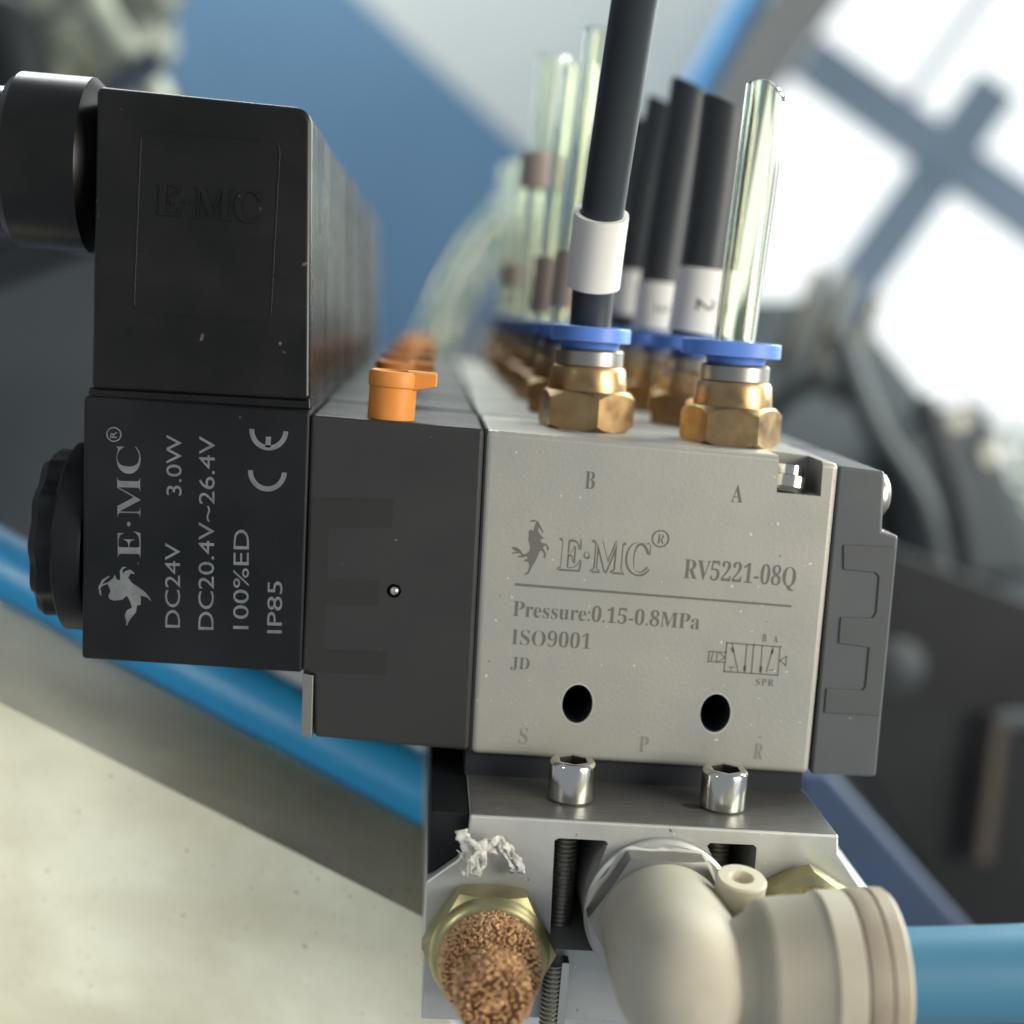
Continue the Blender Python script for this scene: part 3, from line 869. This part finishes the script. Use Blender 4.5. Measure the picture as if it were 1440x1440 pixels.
# ------------------------------------------------------------------ fittings on ports A and B
def fitting(loc, label, lean, phase, turn, shift):
    t = thing("push_in_fitting", label, "fitting", loc, "brass push-in fittings on top of the valves")
    ax = V((lean, 0, 1)).normalized()
    o0 = V(loc)
    finish("hex_nut", hexnut(o0, ax, 6.3, 0.0, 5.1, 0.9, phase), M['brass'], t, smooth=25)
    bm = lathe([(4.9, 4.9), (4.95, 5.2), (4.75, 7.6), (4.5, 8.1), (4.2, 8.2)], o0, ax, 48)
    finish("collar", bm, M['brass'], t)
    bm = lathe([(4.15, 8.1), (4.3, 8.3), (4.3, 10.0), (4.05, 10.3), (3.3, 10.3)], o0, ax, 48)
    finish("sleeve_ring", bm, M['nickel'], t)
    bm = lathe([(3.6, 10.2), (3.8, 11.3)], o0, ax, 40)
    rel = bm
    u, v, w = frame_of(ax)
    # oval release plate
    pts0, pts1 = [], []
    for kq in range(56):
        a = 2 * math.pi * kq / 56
        r = 5.05 + 1.2 * math.cos(a - turn) ** 2
        d = (V((1, 0, 0)) * math.cos(a) + V((0, 1, 0)) * math.sin(a)) * r + V((shift, 0, 0))
        pts0.append(o0 + ax * 11.2 + d)
        pts1.append(o0 + ax * 13.1 + d)
    a = [rel.verts.new(p) for p in pts0]
    b = [rel.verts.new(p) for p in pts1]
    rel.faces.new(list(reversed(a)))
    rel.faces.new(b)
    for i in range(56):
        j = (i + 1) % 56
        rel.faces.new((a[i], a[j], b[j], b[i]))
    finish("release_ring", rel, M['blue_ring'], t, bevel=0.2, seg=2, bevel_angle=60)
    return t

ordinal = ["first", "second", "third", "fourth", "fifth", "sixth", "seventh", "eighth"]
NV = 8
FB = ((12.1, 15.2, 39.8)[0], 15.2, 38.7)
FA = ((30.1, 11.8, 39.3)[0], 11.8, 38.3)
fB = fitting(FB, "blue ringed brass fitting on port B of the front valve, under the long black tube", -0.02, 0.14, 1.35, 0.0)
fA = fitting(FA, "blue ringed brass fitting on port A of the front valve, holding the clear tube", -0.02, 0.36, 0.0, -0.7)

# ------------------------------------------------------------------ the valves and fittings behind
def copy_tree(o, parent=None, skip=()):
    c = o.copy()
    COL.objects.link(c)
    c.parent = parent
    for ch in list(o.children):
        if ch not in skip:
            copy_tree(ch, c, skip)
    return c
bpy.context.view_layer.update()
for i in range(1, NV):
    c = copy_tree(val, None, set(front_only))
    c.location = (random.uniform(-0.25, 0.25) * S, (i * PITCH + random.uniform(-0.2, 0.2)) * S, 0)
    for kq in c.children:
        if kq.name.startswith('override_knob'):
            m_ = Matrix.Translation(V((kx, ky, 0)) * S) @ Matrix.Rotation(random.uniform(-0.12, 0.12), 4, 'Z') @ Matrix.Translation(V((-kx, -ky, 0)) * S)
            kq.matrix_basis = m_
    c['label'] = f"{ordinal[i]} solenoid valve of the row, counted from the lettered front one" if i < NV - 1 else "last solenoid valve at the far end of the row"
    for f, nm in ((fB, "B"), (fA, "A")):
        g = copy_tree(f)
        g.location = f.location + V((0, i * PITCH * S, 0))
        g.rotation_euler = (0, 0, random.uniform(-0.5, 0.5))
        g['label'] = f"brass fitting with a blue ring on port {nm} of the {ordinal[i]} valve in the row"

# ------------------------------------------------------------------ tubes
def tube(label, pts, r, mat, inner=None, sleeve=None, text=None, cut_end=None, group=None, smat='sleeve'):
    p0 = V(pts[0])
    t = thing("tube", label, "tube", p0, group)
    path = smooth_path(pts, 14)
    finish("pipe", sweep(path, r, 32, inner=inner, cut_end=cut_end), M[mat], t, smooth=50)
    if sleeve:
        n = len(path) - 1
        i0, i1 = int(sleeve[0] * n), max(int(sleeve[1] * n), int(sleeve[0] * n) + 2)
        def lerp_at(f):
            x = f * n
            i = min(int(x), n - 1)
            return path[i].lerp(path[i + 1], x - i)
        sp = [lerp_at(sleeve[0] + (sleeve[1] - sleeve[0]) * q / 6) for q in range(7)]
        off = V((sleeve[3], 0, 0)) if len(sleeve) > 3 else V((0, 0, 0))
        sp = [p + off for p in sp]
        so = finish("marker_sleeve", sweep(sp, sleeve[2], 36, inner=r + 0.08), M[smat], t, smooth=50)
        if text:
            s, size, ang = text
            vs, fs, x0, x1, y0, y1 = glyphs(s, 0.0)
            mid = sp[3]
            d = (sp[6] - sp[0]).normalized()
            ref = V((0, -1, 0))
            u = (ref - d * ref.dot(d)).normalized()
            v = d.cross(u)
            bm = bmesh.new()
            bv = []
            for q in vs:
                qx, qy = (q.x - (x0 + x1) / 2) / (y1 - y0) * size, (q.y - (y0 + y1) / 2) / (y1 - y0) * size
                # quarter turn clockwise: reading direction runs down the tube
                along, around = -qx, -qy
                a = -(around / sleeve[2]) + ang
                bv.append(bm.verts.new(mid + d * along + (u * math.cos(a) + v * math.sin(a)) * (sleeve[2] + 0.04)))
            for f in fs:
                try:
                    bm.faces.new([bv[i] for i in f])
                except ValueError:
                    pass
            finish("number", bm, M['ink'], so, smooth=0, flip=False)
    return t

def notch(a):
    return 0.7 * math.cos(a * 2 + 0.6) + 1.0 * math.cos(a + 2.2)
def slash(a):
    return -1.3 * math.cos(a - math.pi / 2) * 1.0

GT = "air tubes standing in the fittings"
tube("long black tube with a blank white sleeve in port B of the front valve",
     [(11.7, 15.2, 50.6), (11.5, 13.5, 57.5), (11.4, 9.5, 66.3), (11.5, 3.0, 78.8), (11.5, -3.0, 87.8), (11.7, -9.0, 96.7)], 2.62, 'black_tube', sleeve=(0.185, 0.385, 3.35, -0.1), group=GT)
tube("short clear tube with a cut end in port A of the front valve",
     [(29.4, 11.8, 50.3), (29.7, 11.5, 60.2), (30.0, 11.0, 71.4), (30.2, 10.5, 82.1)], 2.62, 'clear_tube', inner=2.05, cut_end=notch, group=GT)
tube("black tube with white sleeve numbered 2, in port A of the second valve",
     [(29.3, 38.8, 50.5), (29.8, 38.8, 58.8), (30.4, 38.8, 70.9), (30.8, 38.8, 83.7)], 3.4, 'black_tube', sleeve=(0.06, 0.40, 3.8, 0.0), text=("2", 2.7, 0.1), cut_end=slash, group=GT)
tube("black tube with white sleeve in port A of the third valve",
     [(28.2, 65.8, 50.4), (28.3, 65.8, 59.1), (29.1, 65.8, 72.7), (30.4, 65.8, 90.0)], 3.5, 'black_tube', sleeve=(0.06, 0.34, 3.85), text=("3", 2.2, 0.0), cut_end=slash, group=GT)
tube("black tube with white sleeve in port A of the fourth valve",
     [(27.7, 92.8, 50.8), (27.9, 92.8, 59.4), (28.6, 92.8, 73.4), (30.5, 92.8, 90.9)], 3.5, 'black_tube', sleeve=(0.13, 0.40, 3.85), cut_end=slash, group=GT)
tube("black tube with white sleeve in port A of the fifth valve",
     [(27.9, 119.8, 50.8), (28.3, 119.8, 59.9), (29.1, 119.8, 75.2), (31.6, 119.8, 90.8)], 3.5, 'black_tube', sleeve=(0.2, 0.4, 3.8), cut_end=slash, group=GT)
tube("clear tube with a buff sleeve in port B of the second valve",
     [(11.4, 42.2, 50.9), (11.8, 42.2, 59.5), (12.4, 42.2, 73.6), (13.1, 42.2, 93.1)], 2.62, 'clear_tube', inner=2.05, sleeve=(0.13, 0.40, 3.0), group=GT, smat='sleeve_brown')
tube("clear tube with a buff sleeve in port B of the third valve",
     [(11.0, 69.2, 51.0), (11.2, 69.2, 60.1), (11.7, 69.2, 76.0), (12.5, 69.2, 92.6)], 2.62, 'clear_tube', inner=2.05, sleeve=(0.08, 0.38, 3.4), group=GT, smat='sleeve_brown')
tube("clear tube with a buff sleeve high up, in port B of the fourth valve",
     [(10.7, 96.2, 51.0), (10.3, 96.2, 63.2), (10.1, 96.2, 78.4), (10.3, 96.2, 98.2)], 2.62, 'clear_tube', inner=2.0, sleeve=(0.6, 0.72, 3.2, -1.0), group=GT, smat='sleeve_brown')
tube("clear tube with a low buff sleeve in port B of the fifth valve",
     [(10.3, 123.2, 51.1), (9.8, 123.2, 65.5), (8.9, 123.2, 83.5)], 2.62, 'clear_tube', inner=2.0, sleeve=(0.235, 0.40, 3.2, -1.5), group=GT, smat='sleeve_brown')
tube("clear tube in port B of the sixth valve",
     [(10.2, 150.2, 51.3), (9.5, 150.2, 66.5), (8.3, 150.2, 85.4)], 2.62, 'clear_tube', inner=2.0, group=GT)
tube("clear tube in port B of the seventh valve",
     [(10.1, 177.2, 51.3), (9.2, 177.2, 67.5), (8.0, 177.2, 87.2)], 2.62, 'clear_tube', inner=2.0, group=GT)
tube("clear tube curving up behind the far orange knobs",
     [(-11.2, 232.0, 34.8), (-7.1, 236.0, 47.9), (-0.4, 240.0, 65.2), (8.7, 244.0, 79.9), (20.2, 250.0, 93.3)], 4.2, 'clear_tube', inner=2.6)
tube("second clear tube curving up just below the other one at the far end",
     [(-5.6, 228.0, 31.5), (-1.3, 232.0, 48.4), (3.5, 236.0, 59.5), (10.2, 240.0, 71.0), (20.7, 246.0, 83.1)], 3.2, 'clear_tube', inner=2.0)

# ------------------------------------------------------------------ bronze silencer
sx, sz = (2.88, -17.37)
sil = thing("silencer", "brass silencer with a sintered bronze tip screwed into the manifold", "silencer", (sx, -12.5, sz))
finish("hex_base", hexnut((sx, -12.5, sz), (0, -1, 0), 7.5, 0.2, 4.6, 1.0, math.radians(0)), M['brass_dull'], sil, smooth=25)
bm = lathe([(6.7, 4.3), (6.5, 5.0), (6.15, 5.5), (5.7, 5.7)], (sx, -12.5, sz), (0, -1, 0), 56)
finish("rim", bm, M['brass_dull'], sil)
prof_b = [(5.5, 5.0), (5.5, 7.2), (5.4, 8.6), (5.15, 9.6), (4.7, 10.3), (4.15, 10.8), (3.95, 11.6), (3.9, 14.6), (3.6, 15.4), (2.8, 15.8), (0.01, 15.9)]
core = finish("bronze_tip", lathe([(max(r - 0.12, 0.005), h - 0.08) for r, h in prof_b], (sx, -12.5, sz), (0, -1, 0), 56), M['bronze_core'], sil)
u, v, w = frame_of((0, -1, 0))
tmpl = bmesh.new()
bmesh.ops.create_icosphere(tmpl, subdivisions=2, radius=1)
tv = [x.co.copy() for x in tmpl.verts]
tf = [[q.index for q in f.verts] for f in tmpl.faces]
tmpl.free()
rb = 0.215
bead_v, bead_f = [], []
# beads spread evenly over the turned surface (a sunflower spiral by area)
segs, total = [], 0.0
for (r0, h0), (r1, h1) in zip(prof_b, prof_b[1:]):
    ar = math.pi * (r0 + r1) * math.hypot(r1 - r0, h1 - h0)
    segs.append((total, ar, r0, h0, r1, h1))
    total += ar
count = int(total / (4.0 * rb * rb))
for q in range(count):
    s_ = min(max((q + 0.5 + random.uniform(-14, 14)) / count, 0.0), 0.9999) * total
    t0, ar, r0, h0, r1, h1 = [g for g in segs if g[0] <= s_][-1]
    t = (s_ - t0) / ar
    rr, hh = r0 + (r1 - r0) * t, h0 + (h1 - h0) * t
    a = q * 2.399963 + random.uniform(-0.75, 0.75) * rb / max(rr, 0.4)
    p = w * (hh + random.uniform(-.07, .07)) + (u * math.cos(a) + v * math.sin(a)) * (rr + random.uniform(-0.05, 0.05))
    rs = rb * random.uniform(0.82, 1.08)
    n0 = len(bead_v)
    bead_v += [(p + x * rs) * S for x in tv]
    bead_f += [[n0 + i for i in f] for f in tf]
me = bpy.data.meshes.new("bead")
me.from_pydata(bead_v, [], bead_f)
me.shade_smooth()
me.materials.append(M['bronze'])
o = bpy.data.objects.new("bead", me)
link(o, sil)
o['kind'] = 'stuff'

# torn thread tape round the silencer
def ribbon(bm, pts, wd, seed):
    path = smooth_path(pts, 10)
    prev = None
    for i, p in enumerate(path):
        d = (path[min(i + 1, len(path) - 1)] - path[max(i - 1, 0)]).normalized()
        tw = noise.noise(p * 0.9 + V((seed, 0, 0))) * 2.5
        s_ = V((math.cos(tw) * -d.z, math.sin(tw), math.cos(tw) * d.x))
        j = noise.noise_vector(p * 1.3 + V((0, seed, 0))) * 0.22
        ww = wd * (0.55 + 0.6 * abs(noise.noise(p * 1.6 + V((0, 0, seed)))))
        row = [bm.verts.new(p + j + s_ * ww * e + V((0, 0.22 * abs(e) * noise.noise(p * 3 + V((seed, e, 0))), 0))) for e in (-1, -0.35, 0.35, 1)]
        if prev:
            for q in range(3):
                bm.faces.new((prev[q], prev[q + 1], row[q + 1], row[q]))
        prev = row
bm = bmesh.new()
for n_, (pts, wd) in enumerate((
        ([(0.8, -14.2, -9.5), (1.2, -14.3, -7.3), (2.6, -13.9, -6.4), (4.3, -13.6, -7.2), (5.4, -13.4, -9.1)], 0.8),
        ([(-1.3, -14.2, -4.6), (-0.5, -14.4, -5.0), (0.5, -14.4, -6.1), (1.2, -14.2, -7.3)], 0.75),
        ([(-0.5, -14.5, -9.3), (0.1, -15.0, -7.4), (-0.6, -14.6, -5.5), (-1.1, -14.5, -4.0)], 1.0),
        ([(0.4, -14.8, -8.4), (0.8, -15.0, -6.1), (2.2, -14.4, -5.0), (3.8, -14.0, -5.7), (5.5, -13.6, -7.8), (6.0, -13.5, -9.2)], 0.8),
        ([(0.0, -15.4, -8.5), (0.5, -15.8, -6.6), (1.4, -15.6, -6.2), (1.7, -15.6, -8.0)], 0.45),
        ([(-0.6, -14.9, -5.0), (0.4, -15.2, -5.5), (1.3, -15.0, -6.2), (2.2, -14.8, -5.4), (3.0, -14.6, -5.2)], 0.5),
        ([(-0.4, -15.0, -7.6), (-1.0, -15.2, -6.8), (-1.6, -15.0, -6.4)], 0.15),
        ([(-0.4, -15.6, -9.0), (-0.1, -16.0, -7.4), (0.2, -16.0, -6.6)], 0.25),
        ([(3.0, -14.2, -5.4), (4.1, -14.0, -7.2), (5.0, -14.0, -8.5)], 0.4))):
    ribbon(bm, [V(p) for p in pts], wd, n_ * 3.1)
o = finish("thread_tape", bm, M['tape'], loc=(1.5, -14.5, -6.7), smooth=180, flip=False)
sm = o.modifiers.new("thickness", 'SOLIDIFY')
sm.thickness = 0.07 * S
tag(o, "torn white thread tape sticking out above the brass silencer", "tape")

# ------------------------------------------------------------------ beige elbow, its hose, and the plug beside it
ex, ez = 21.8, -12.7
elb = thing("elbow", "beige plastic elbow connector with a side nozzle, screwed into the manifold", "elbow", (ex, -12.5, ez))
finish("hex_nut", hexnut((ex, -12.5, ez), (0, -1, 0), 8.3, 1.2, 4.6, 0.5, 0.0), M['nickel'], elb, smooth=25)
bm = lathe([(6.9, 3.5), (7.0, 5), (7.0, 8.2), (7.15, 8.5), (7.15, 17.5)], (ex, -12.5, ez), (0, -1, 0), 64)
lathe([(7.15, 0), (6.9, 2.2), (6.1, 4.0), (4.7, 5.6), (2.6, 6.7), (0.01, 7.1)], (ex, -30.0, ez), (0, -1, 0), 64, bm)
finish("leg", bm, M['beige'], elb)
AX = (1, 0.0, 0.06)
so_ = V((ex, -30.0, ez))
bm = lathe([(5.2, -1), (5.2, 3.5), (5.4, 4.6), (6.6, 6.6), (7.6, 7.4), (8.0, 8.4), (8.25, 13.2), (8.7, 13.8), (8.75, 16.4), (8.3, 16.8)], so_, AX, 72)
finish("nozzle", bm, M['beige'], elb)
bm = lathe([(7.0, 16.4), (8.75, 16.8), (8.9, 17.2), (8.95, 18.7), (8.75, 18.85), (8.75, 19.0), (8.98, 19.15), (8.95, 20.6), (8.6, 21.0), (6.6, 21.1), (6.3, 20.0)], so_, AX, 72, cap=False)
finish("release_ring", bm, M['beige_ring'], elb)
bx, bz = 29.2, -5.5
bm = lathe([(2.6, -9), (2.75, -0.25), (2.55, 0.0), (1.35, 0.0), (1.2, -0.3), (1.15, -3.0), (0.01, -3.0)], (bx, -20.3, bz), (0.02, -0.16, 1), 40)
finish("spigot", bm, M['ivory'], elb)
# tape fringe round the hex
bm = bmesh.new()
prev = None
for kq in range(121):
    a = 2 * math.pi * kq / 120
    t = (a % (math.pi / 3)) - math.pi / 6
    hx = 8.3 * math.cos(math.pi / 6) / math.cos(t)
    r0 = hx - 0.5
    r1 = min(hx + 0.25, 8.4) + 0.35 * noise.noise(V((math.cos(a) * 2.2, math.sin(a) * 2.2, 1.3))) + 0.15 * noise.noise(V((math.cos(a) * 9, math.sin(a) * 9, 4)))
    row = [bm.verts.new((ex + r * math.cos(a), y + 0.25 * noise.noise(V((a * 3, r, 0))), ez + r * math.sin(a))) for r, y in ((r0, -13.8), (r1, -14.1), (r1 + 0.05, -13.7))]
    if prev:
        for q in range(2):
            bm.faces.new((prev[q], prev[q + 1], row[q + 1], row[q]))
    prev = row
finish("thread_tape", bm, M['tape'], elb, smooth=180, flip=False)

d_ = V(AX).normalized()
hp = [so_ + d_ * t + V((0, 0, 0.0011 * max(0, t - 20) ** 2)) for t in (15, 20, 26, 34, 44, 56, 72, 95)]
bm = sweep(hp, 4.9, 40, inner=3.4)
tag(finish("air_hose", bm, M['blue_hose'], loc=hp[1], smooth=50), "pale blue air hose pushed into the beige elbow, bottom right", "hose")

plug = thing("plug", "brass hex plug with its corner showing above the beige nozzle", "plug", (38.4, -12.5, -13.4))
finish("hex_head", hexnut((38.4, -12.5, -13.4), (0, -1, 0), 7.3, 0.2, 5.0, 1.2, math.radians(30)), M['brass_dull'], plug, smooth=25)
